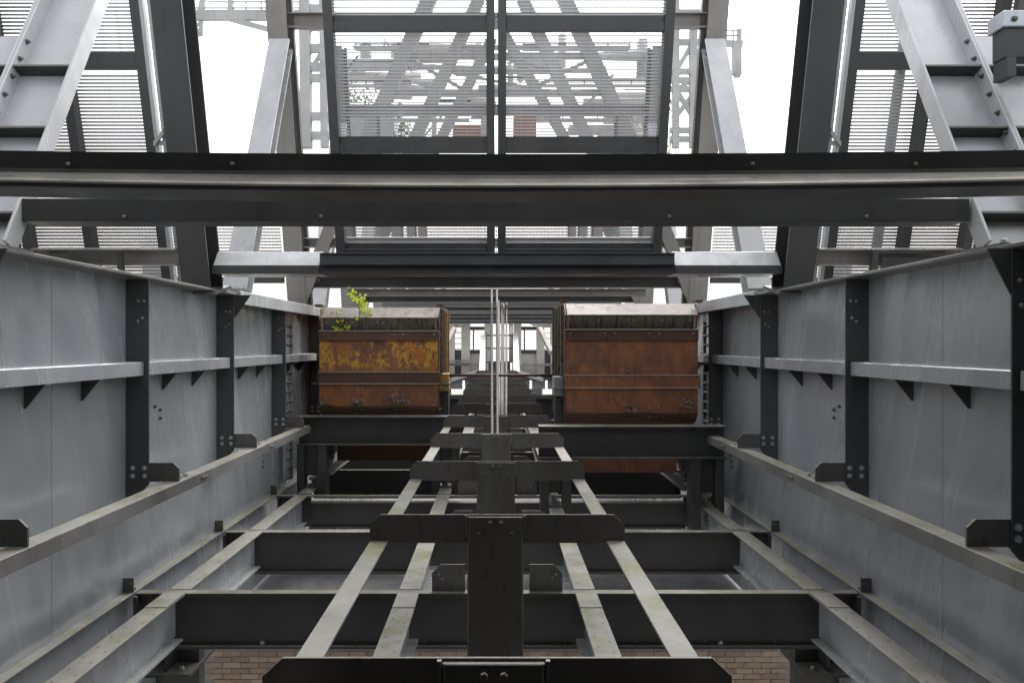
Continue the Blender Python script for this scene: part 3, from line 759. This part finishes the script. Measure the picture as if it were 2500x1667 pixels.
# small purlins between the frames
for i, y in enumerate((13.3, 17.2, 21.1)):
    tag(MB().isec((-2.9, y, 1.0), (2.9, y, 1.0), .16, .14, .012, .01).build('purlin', 'brown'), '%s thin purlin between the receding overhead beams' % ordn[i], 'beam', 'thin purlins overhead')

# ------------------------------------------------------------------ screens
def slats(m, x0, x1, y, z0, z1, pitch=.038, wire=.03, th=.0118):
    n = int((z1-z0)/pitch)
    for i in range(n):
        z = z0 + (i+.5)*pitch
        m.hull([(x0,y-.004,z+th),(x1,y-.004,z+th),(x1,y-.006,z-th),(x0,y-.006,z-th),(x0,y+.010,z-.002),(x1,y+.010,z-.002)], [(0,1,2,3),(2,3,4,5),(0,1,5,4)])
    x = x0
    while x < x1:
        m.hull([(x-.0022,y+.012,z0),(x+.0022,y+.012,z0),(x+.0022,y+.012,z1),(x-.0022,y+.012,z1)], [(0,1,2,3)]); x += wire
yS, zS = W(0, 7.66, 1.03).y, W(0, 7.66, 1.03).z
def vz(py, Y0=7.62, Z0=1.03):
    a = (790-py)/1568; return (a*Y0 - Z0)/(CP - SP*a)
t = thing('louvre_screen', 'wide slatted screen in a dark frame high over the centre of the shaft', 'screen', (0, yS, zS-.05))
top = zS + 4.2
for x in (-1.745, 1.78): MB('w').box(x-.05, x+.05, yS-.06, yS+.06, zS-.03, top).build('stile', 'over', t, bevel=.003)
for x in (-.068, .052): MB('w').box(x-.046, x+.042, yS-.06, yS+.06, zS-.03, top).build('mullion', 'over', t, bevel=.003)
levels = [(vz(585), vz(556)), (vz(350), vz(311)), (vz(70), vz(33)), (3.95, 4.12)]
for a, b in levels:
    for x0, x1 in ((-1.694, -.115), (.095, 1.729)):
        m = MB('w'); m.box(x0, x1, yS-.05, yS+.05, zS+a, zS+a+(b-a)*.55); m.box(x0, x1, yS-.02, yS+.04, zS+a+(b-a)*.55, zS+b); m.build('rail', 'over', t, bevel=.003)
for (a0, b0), (a1, b1) in zip(levels, levels[1:]):
    for x0, x1 in ((-1.694, -.115), (.095, 1.729)):
        m = MB('w'); slats(m, x0, x1, yS+.02, zS+b0, zS+a1, .033, .0155, .0068); m.build('slats', 'mesh', t)['kind'] = 'stuff'
ch = MB('w')
z = zS
while z < top: ch.box(-.018, -.004, yS-.04, yS-.02, z, z+.02); z += .045
o = ch.build('bolt_row', 'galv', t); o['kind'] = 'stuff'

for s in (-1, 1):
    yP, zP = yA+.22, zA-.5
    t = thing('louvre_screen', 'slatted side screen behind the %s splayed leg, framed by dark posts' % side[s], 'screen', (s*4.8, yP, zP), 'slatted side screens')
    for x in (3.74, 4.56, 5.25, 6.0): MB('w').box(s*x-.05, s*x+.05, yP-.10, yP+.02, zP, zP+6.2).build('post', 'over', t, bevel=.003)
    zr = zA + .43
    lv = [(zP-.02, zP+.02), (zr+vz(160, 7.6, 1.03), zr+vz(119, 7.6, 1.03)), (zP+6, zP+6.1)]
    for a, b in lv: 
        m = MB('w'); m.box(*sorted((s*3.75, s*6.0)), yP-.06, yP, a, b); m.build('rail', 'over', t)
    for (a0, b0), (a1, b1) in zip(lv, lv[1:]):
        m = MB('w'); slats(m, *sorted((s*3.75, s*6.0)), yP+.03, b0, a1, .036, .0165); m.build('slats', 'mesh', t)['kind'] = 'stuff'
    # beam that carries it outside the column
    o = MB('w'); o.box(*sorted((s*3.46, s*5.0)), yP-.34, yP-.32, zA+.30, zA+.48); o.box(*sorted((s*3.46, s*5.0)), yP-.44, yP-.342, zA+.30, zA+.315); o.box(*sorted((s*3.46, s*5.0)), yP-.42, yP-.342, zA+.465, zA+.48)
    o = o.build('edge_beam', 'brown'); tag(o, 'channel beam outside the %s sky column, just above the wall top' % side[s], 'beam', 'edge beams outside the columns')
    f = thing('hanging_frame', 'small angle iron frame hanging below the %s edge beam' % side[s], 'frame', (s*4.3, yP-.5, zA-.2), 'small frames under the edge beams')
    MB('w').box(s*4.02-.03, s*4.02+.03, yP-.50, yP-.46, zA-.2, zA+.44).build('upright', 'over', f)
    MB('w').box(*sorted((s*3.98, s*4.75)), yP-.50, yP-.46, zA+.441, zA+.48).build('top_bar', 'over', f)
    if s > 0:
        MB('w').box(4.10, 4.72, yP-.49, yP-.47, zA-.2, zA+.40).build('inset_sheet', 'over', f)
        mt = thing('lamp_mast', 'thin lamp mast standing behind the right side screen', 'lamp', (s*4.05*2.6, yA*2.6, -4))
        xm, ym = s*10.2, W(0, 19, 0).y
        MB('w').tube([(xm, ym, 0), (xm, ym, 16.2)], .13, 10).build('pole', 'over', mt, smooth=True)
        MB('w').box(xm-.1, xm+1.3, ym-.08, ym+.08, 15.6, 15.75).build('arm', 'over', mt)
        MB('w').box(xm-.3, xm+.4, ym-.15, ym+.15, 16.2, 16.7).build('lamp_head', 'over', mt)
# hangers left and right of the splayed legs
for s in (-1, 1):
    for j, (x, dz) in enumerate(((4.42, .0), (4.62, .1), (4.86, 0))):
        t = MB('w'); t.box(s*x-.02, s*x+.02, yF+.95, yF+.99, zF-.1, zF+4.5); t.box(s*x-.02, s*x+.045, yF+.99, yF+1.0, zF-.1, zF+4.5)
        t = t.build('hanger', 'over' if j != 1 else 'wall'); tag(t, '%s thin hanger post outside the %s splayed leg' % (('inner', 'middle', 'outer')[j], side[s]), 'post', 'thin hanger posts')
        for i in range(10): place(BOLT_D, 'bolt', t, (s*x, yF+.95, zF+.3+.3*i), 'w')
for s in (-1, 1):
    yy, zz = yA-.5, zA-.3
    g = thing('louvre_screen', 'outermost slatted screen showing beyond the %s leaning leg at the picture edge' % side[s], 'screen', (s*5.6, yy, zz), 'outermost slatted screens')
    m = MB('w'); slats(m, *sorted((s*4.95, s*6.6)), yy, zz, zz+5.2, .036, .0165); m.build('slats', 'mesh', g)['kind'] = 'stuff'
    for x in (4.92, 5.45): MB('w').box(s*x-.045, s*x+.045, yy-.08, yy-.012, zz-.05, zz+5.3).build('post', 'over', g)
t = thing('junction_box', 'grey steel box with bolted lid in the top right corner', 'box', W(3.35, 4.6, 1.9))
MB().box(3.42, 3.85, 4.6, 4.72, 1.93, 2.13).build('body', 'dark', t, bevel=.006); MB().box(3.40, 3.87, 4.58, 4.74, 2.1305, 2.24).build('lid', 'wall', t, bevel=.006)  # dark body colour stands for the shaded inside of an open box
MB().box(3.43, 3.49, 4.59, 4.72, 1.80, 1.93).build('leg', 'over', t); MB().box(3.66, 3.85, 4.59, 4.72, 1.80, 1.93).build('leg', 'over', t)
for dx in (3.47, 3.58, 3.70): place(BOLT_D, 'bolt', t, (dx, 4.58, 2.18))

# low screens by the second columns
for s in (-1, 1):
    yy, zz = W(0, 11.2, 1.1).y, W(0, 11.2, 1.1).z
    t = thing('louvre_screen', 'low slatted screen far outside the %s second column' % side[s], 'screen', (s*4.6, yy, zz), 'low slatted screens')
    m = MB('w'); slats(m, *sorted((s*3.5, s*5.8)), yy, zz, zz+.85, .05, .06); m.build('slats', 'mesh', t)['kind'] = 'stuff'
    MB('w').box(*sorted((s*3.5, s*5.8)), yy-.03, yy+.03, zz+.85, zz+.95).build('rail', 'over', t)
    MB('w').box(*sorted((s*3.5, s*5.8)), yy-.03, yy+.03, zz-.1, zz).build('rail', 'over', t)

# ------------------------------------------------------------------ far structures seen through the centre screen and beside it
def PW(px, py, Y): return W(*PX(px, py, Y))
def truss(name, lab, cat, Y, segs, mat, group=None):
    t = thing(name, lab, cat, PW(segs[0][0], segs[0][1], Y), group)
    for (x0, y0_, x1, y1_, w, part) in segs:
        m = MB('w'); a, b = PW(x0, y0_, Y), PW(x1, y1_, Y)
        m.bar(a, b, w, w*.8, (0,1,0)); m.build(part, mat, t)
    return t
# two A frames of an inclined bridge: pairs of raking legs tied by rungs
truss('raking_bridge', 'inner raking legs of the far bridge seen through the centre screen', 'bridge', 24,
    [(1100,0,930,370,.42,'leg'), (1200,0,1372,370,.42,'leg'), (1048,110,1245,110,.16,'tie'), (1022,165,1275,165,.18,'tie'), (1000,218,1300,218,.16,'tie'), (1060,110,1275,165,.10,'brace'), (1022,165,1300,218,.10,'brace')], 'brown')
truss('raking_bridge', 'outer raking legs of the far bridge seen through the centre screen', 'bridge', 27,
    [(990,-10,830,350,.55,'leg'), (1292,-10,1460,350,.55,'leg'), (1130,90,1000,345,.4,'leg'), (1158,80,1312,345,.4,'leg'), (930,130,1370,130,.2,'tie'), (890,215,1410,215,.22,'tie'), (930,130,1080,215,.14,'brace'), (1370,130,1200,215,.14,'brace')], 'brown')
segs = [(700,-40,704,340,.28,'upright'), (742,-40,746,340,.2,'upright')]
for y_ in (22, 62, 112, 155, 180, 268, 312): segs.append((690, y_, 760, y_, .22, 'tie'))
segs += [(700,180,745,112,.1,'brace'), (702,62,744,22,.1,'brace')]
truss('access_tower', 'light lattice tower between the left second column and the centre screen', 'tower', 18, segs, 'far')
segs = [(1552,-40,1552,340,.18,'upright'), (1592,70,1592,340,.2,'upright')]
for y_ in (30, 98, 165, 185, 205, 300, 320): segs.append((1538, y_, 1612, y_, .16, 'tie'))
segs += [(1552,165,1592,98,.12,'brace'), (1552,205,1592,185,.1,'brace'), (1552,205,1592,270,.12,'brace'), (1552,270,1592,215,.12,'brace')]
truss('access_tower', 'light lattice tower between the centre screen and the right second column', 'tower', 18, segs, 'far')
# gantry top left and platform at the right
segs = [(435,36,700,36,.36,'girder'), (435,19,700,19,.06,'rail'), (480,5,700,5,.06,'rail'), (530,45,615,68,.2,'strut'), (440,46,440,80,.14,'upright'), (462,40,462,80,.14,'upright'), (436,80,466,80,.14,'tie'), (440,46,462,80,.08,'brace'), (462,46,440,80,.08,'brace'), (468,-10,458,46,.2,'upright'), (530,-10,530,30,.2,'upright'), (565,0,565,22,.05,'upright'), (600,0,600,22,.05,'upright')]
truss('gantry', 'high gantry girder with handrail at the top of the left sky strip', 'gantry', 26, segs, 'far')
segs = [(1660,70,1700,70,.05,'rail'), (1660,82,1702,82,.05,'rail'), (1655,100,1705,102,.2,'deck'), (1698,68,1698,172,.14,'upright'), (1668,70,1668,100,.05,'upright'), (1684,70,1684,100,.05,'upright'), (1690,102,1690,172,.22,'upright'), (1686,172,1700,172,.2,'tie')]
truss('platform', 'small railed platform standing out into the right sky strip', 'platform', 22, segs, 'far')
# pipes and ducts behind the screen
rr = random.Random(4)
t = thing('pipe_rack', 'tangle of pipes and ducts far behind the centre screen', 'pipe rack', PW(1140, 300, 34))
for i in range(26):
    x0 = rr.uniform(770, 1420); y_ = rr.uniform(110, 345); L = rr.uniform(50, 190)
    m = MB('w'); m.tube([PW(x0, y_, 34+rr.uniform(-2,2)), PW(min(1515, x0+L), y_+rr.uniform(-3,3), 34+rr.uniform(-2,2))], rr.uniform(.06, .3), 8); m.build('pipe', 'far' if rr.random() < .6 else 'beige', t, smooth=True)
for i in range(12):
    x0 = rr.uniform(780, 1500); y_ = rr.uniform(80, 250)
    m = MB('w'); m.tube([PW(x0, y_, 34), PW(x0+rr.uniform(-3,3), y_+rr.uniform(40,110), 34)], rr.uniform(.1, .3), 8); m.build('riser', 'far' if rr.random() < .6 else 'beige', t, smooth=True)

t2 = thing('lattice_frame', 'fine lattice of thin struts and handrails behind the raking legs', 'lattice', PW(1140, 200, 30))
r3 = random.Random(21)
for i in range(16):
    x0 = r3.uniform(775, 1440); y_ = r3.uniform(75, 340); Yd = r3.uniform(28.5, 33); L = r3.uniform(60, 220)
    x1, y1 = (min(1512, x0+L), y_+r3.uniform(-2, 2)) if i % 2 else (x0+r3.choice((-1,1))*L*.35, y_+L*.4)
    m = MB('w'); m.bar(PW(x0, y_, Yd), PW(x1, y1, Yd), r3.uniform(.05, .16), .1, (0,1,0)); m.build('strut', r3.choice(('far','over','beige')), t2)
for yy in (110, 195, 275):
    for j in range(2):
        x0 = 800 + 420*j + r3.uniform(-30, 40); x1 = x0 + r3.uniform(150, 280)
        for dy in (0, 8): MB('w').bar(PW(x0, yy-dy, 29), PW(x1, yy-dy, 29), .05, .05, (0,1,0)).build('handrail', 'over', t2)
        for k in range(6):
            xx = x0 + (x1-x0)*k/5; MB('w').bar(PW(xx, yy-10, 29), PW(xx, yy+2, 29), .05, .05, (0,1,0)).build('baluster', 'over', t2)
        MB('w').bar(PW(x0, yy+3, 29), PW(x1, yy+3, 29), .8, .07, (0,0,1)).build('walkway', 'far', t2)
for (x0, y_, x1, y1, nm, mt) in ((770,255,905,300,'conveyor','far'),(1180,120,1260,140,'deck','far'),(1395,215,1510,265,'duct','beige'),(930,180,1000,196,'duct','far'),(1205,240,1290,262,'tank','beige'),(1040,286,1120,330,'cabin','rust'),(1180,262,1232,320,'cabin','rust'),(780,300,900,345,'hopper','far'),(1380,300,1500,345,'hopper','far')):
    a, b = PX(x0, y1, 36), PX(x1, y_, 36)
    MB().box(a[0], b[0], 36, 37.5, a[2], b[2]).build(nm, mt, t)
def far_tree(px, py, Y, h, r, seed, lab):
    b = PW(px, py, Y); g = thing('tree', lab, 'tree', b, 'trees far behind the screen'); rr = random.Random(seed)
    tr = MB('w'); tr.tube([tuple(b), (b.x+.1, b.y, b.z+h*.4), (b.x-.1, b.y, b.z+h*.75)], .22, 7, .06)
    for i in range(7):
        z = h*rr.uniform(.3, .7); a = rr.uniform(0, 6.28)
        tr.tube([(b.x, b.y, b.z+z), (b.x+math.cos(a)*r*.7, b.y+math.sin(a)*r*.7, b.z+z+h*.2)], .08, 5, .03)
    tr.build('trunk', 'stem', g); cr = MB('w')
    cl = [(b.x+rr.gauss(0, r*.5), b.y+rr.gauss(0, r*.5), b.z+h*rr.uniform(.4, 1)) for _ in range(16)]
    for i in range(1800):
        c = rr.choice(cl); q = [c[k]+rr.gauss(0, r*.22) for k in range(3)]; e = rr.uniform(.08, .17); a = rr.uniform(0, 6.28); u = rr.uniform(-1, 1)
        cr.hull([tuple(q), (q[0]+e*math.cos(a), q[1]+e*math.sin(a), q[2]+e*u), (q[0]-e*math.sin(a), q[1]+e*math.cos(a)*.5, q[2]+e)], [(0,1,2)])
    cr.build('crown', 'treeleaf', g)
far_tree(815, 420, 44, 5.5, 1.6, 1, 'green tree at the far left behind the centre screen')
far_tree(905, 425, 46, 4.6, 1.5, 2, 'low green tree behind the foot of the raking legs, right of the far left tree')
far_tree(1475, 420, 45, 5.0, 1.5, 3, 'green tree at the far right behind the centre screen')
# ------------------------------------------------------------------ the building at the end of the shaft
def E(px, py, d=0): return PX(px, py, 32+d)
t = thing('end_building', 'pale open steel building closing the far end of the shaft between the skips', 'building', W(0, 32, -3))
def eb(name, x0, x1, y0_, y1_, d0, d1, mat):
    a, b = E(x0, y1_), E(x1, y0_)
    return MB().box(a[0], b[0], 32+d0, 32+d1, a[2], b[2]).build(name, mat, t)
eb('lintel', 900, 1390, 712, 722, -.3, .3, 'brown')
eb('eaves', 900, 1390, 704, 711, -.6, .2, 'over')
for x0, x1 in ((1000,1045), (1060,1080), (1113,1127), (1180,1197), (1232,1250), (1264,1300)): eb('column', x0, x1, 722, 862, -.2, .2, 'beige')
for x0, x1 in ((1080,1113), (1197,1232)):
    eb('panel', x0, x1, 812, 862, -.05, .05, 'beige'); eb('transom', x0, x1, 750, 758, -.1, .1, 'over'); eb('spandrel', x0, x1, 722, 731, -.1, .1, 'dark'); eb('sill', x0, x1, 803, 812, -.1, .1, 'over')
    eb('mullion', x0+6, x0+9, 758, 803, -.05, .05, 'over')
for x0, x1 in ((1045,1060), (1250,1264)):
    eb('panel', x0, x1, 803, 862, -.05, .05, 'over'); eb('panel', x0, x1, 722, 752, -.05, .05, 'beige')
    for yy in (763, 776, 788, 800): eb('glazing_bar', x0, x1, yy, yy+1.6, -.03, .03, 'over')
eb('rail', 1000, 1110, 834, 839, -.6, -.4, 'brown'); eb('rail', 1200, 1300, 834, 839, -.6, -.4, 'brown')
eb('pipe', 1000, 1080, 826, 829, -.8, -.6, 'brown'); eb('pipe', 1000, 1080, 831, 833.5, -.8, -.6, 'brown')
eb('floor_edge', 900, 1390, 862, 872, -.4, .6, 'over'); eb('floor_edge', 900, 1390, 905, 914, -.4, .6, 'over')
for x0, x1 in ((900,1036), (1072,1246), (1276,1390)): eb('lower_panel', x0, x1, 893, 905, .1, .2, 'far')
for x0, x1 in ((900,1028), (1034,1062), (1068,1216), (1222,1252), (1258,1390)): eb('panel', x0, x1, 872, 893, -.05, .05, 'far')
eb('foot_wall', 500, 1790, 914, 1200, 0, .1, 'room')
for s in (-1, 1):
    m = MB(); a, b = E(1142+s*105, 872, -3), E(1142+s*40, 852, -3); m.bar(a, b, .5, .14, (0,0,1)); m.build('roof_strut', 'light', t)
    m = MB(); a, b = E(1142+s*98, 755, -2), E(1142+s*125, 810, -4); m.bar(a, b, .18, .18, (0,0,1)); m.build('chute', 'lip', t)
    m = MB(); a, b = E(1142+s*52, 722, -.5), E(1142+s*90, 745, -.5); m.bar(a, b, .25, .3, (0,1,0)); m.build('knee_brace', 'beige', t)
t = thing('track_incline', 'pale ladder like incline with holed edges rising between the skips', 'track', W(0, 27, -1.2))
for s in (-1, 1):
    xo = 1147 + s*46; xi = 1147 + s*31
    P0, P1, P2, P3 = PX(xo, 853, 26), PX(xi, 853, 26), PX(xi-s*1, 765, 31), PX(xo-s*3, 765, 31)
    m = MB(); m.hull([P0, P1, P2, P3] + [(p[0], p[1]+.05, p[2]-.1) for p in (P0, P1, P2, P3)], [(0,1,2,3),(4,5,6,7),(0,1,5,4),(1,2,6,5),(2,3,7,6),(3,0,4,7)]); m.build('side_plate', 'light', t)
    for i in range(24):
        f = i/23; c = tuple(P1[k]*(1-f)+P2[k]*f for k in range(3)); mm = MB(); mm.box(c[0]-.03, c[0]+.03, c[1]-.06, c[1]-.03, c[2]-.03, c[2]+.03); mm.build('rack_tooth', 'dark', t)
for py, Y in ((770, 30.5), (800, 28.8), (831, 27)):
    a, b = PX(1117, py, Y), PX(1177, py, Y); MB().bar(a, b, .12, .06, (0,0,1)).build('rung', 'dark', t)
MB().tube([PX(1174, 722, 31), PX(1174, 832, 31)], .10, 12).build('pipe', 'galv', t, smooth=True)
MB().box(PX(1122,0,27)[0], PX(1172,0,27)[0], 27, 27.1, PX(0,852,27)[2], PX(0,833,27)[2]).build('cover_plate', 'over', t)

# ------------------------------------------------------------------ brick wall below the floor
YB = 9.35
t = thing('brick_wall', 'tan brick wall below the shaft floor at the bottom of the picture', 'wall', W(0, YB, -5.2))
MB().box(-4.02, 4.05, YB+.012, YB+.3, -5.4, -4.0).build('mortar_bed', 'mortar', t)
bl, bh, gap = .235, .066, .011
bme = []
for q in range(9):
    rr = random.Random(q+50); m = MB(); L, H, D = bl/2, bh/2, .05
    j = lambda a: rr.uniform(-a, a)
    m.hull([(-L+j(.004),j(.003),-H+j(.003)),(L+j(.004),j(.003),-H+j(.003)),(L+j(.004),D,-H),(-L,D,-H),(-L+j(.004),j(.003),H+j(.003)),(L+j(.004),j(.003),H+j(.003)),(L,D,H),(-L,D,H)],
        [(0,3,2,1),(4,5,6,7),(0,1,5,4),(1,2,6,5),(2,3,7,6),(3,0,4,7)])
    me = mesh_only(m, 'brick', 'moss'); me.materials.clear(); me.materials.append(M['bricks'][q % 3]); bme.append(me)
for r in range(9):
    z = -4.24 - r*(bh+gap); x = -3.88 + (r % 2)*(bl+gap)/2
    while x < 3.95:
        place(random.choice(bme), 'brick', t, (x, YB+random.uniform(-.006,.003), z)); x += bl+gap
MB().box(-4.1, 4.1, YB-.15, YB+.9, -3.5, -3.34).build('concrete_ledge', 'concrete', t)
MB().box(-4.05, 4.05, YB+.05, YB+.3, -4.2, -3.5).build('dark_course', 'room', t)
for s in (-1, 1):
    t = thing('bearing_bracket', 'dark steel bracket with one bolt at the %s end of the brick wall' % side[s], 'bracket', W(s*3, 6.5, -3.3), 'brackets at the ends of the brick wall')
    MB().box(*sorted((s*2.88, s*3.6)), 6.6, 6.72, -4.0, -2.75).build('upright', 'dark', t)
    sh = MB().box(*sorted((s*2.86, s*3.6)), 6.35, 6.9, -3.10, -3.07).build('shelf', 'dark', t)
    place(BOLT_UP, 'bolt', sh, (s*2.98, 6.45, -3.07))
    MB().box(*sorted((s*3.10, s*3.12)), 6.4, 6.6, -3.07, -2.7).build('rib', 'steel', t)

tag(MB().box(-5, 5, 10.2, 31.9, -4.3, -4.1).build('pit_floor', 'ground'), kind='structure')
for s in (-1, 1): tag(MB().box(*sorted((s*3.32, s*3.5)), 10.2, 31.9, -4.1, -.9).build('pit_wall', 'wall'), kind='structure')
# ------------------------------------------------------------------ unseen dark hall round the camera, added to keep sky light off the steel
t = tag(MB().box(-9, 9, -3.2, -3.0, -6, 1.97).build('hall_blocker_wall', 'room'), kind='structure')
tag(MB().box(-9, 9, -3.2, 2.9, 1.98, 2.15).build('hall_blocker_roof', 'room'), kind='structure')
tag(MB().box(-9, 9, -3.0, 1.0, -6.2, -6.0).build('hall_blocker_floor', 'room'), kind='structure')
for s in (-1, 1): tag(MB().box(*sorted((s*9, s*9.2)), -3.2, 1.6, -6, 1.97).build('hall_blocker_wall', 'room'), kind='structure')
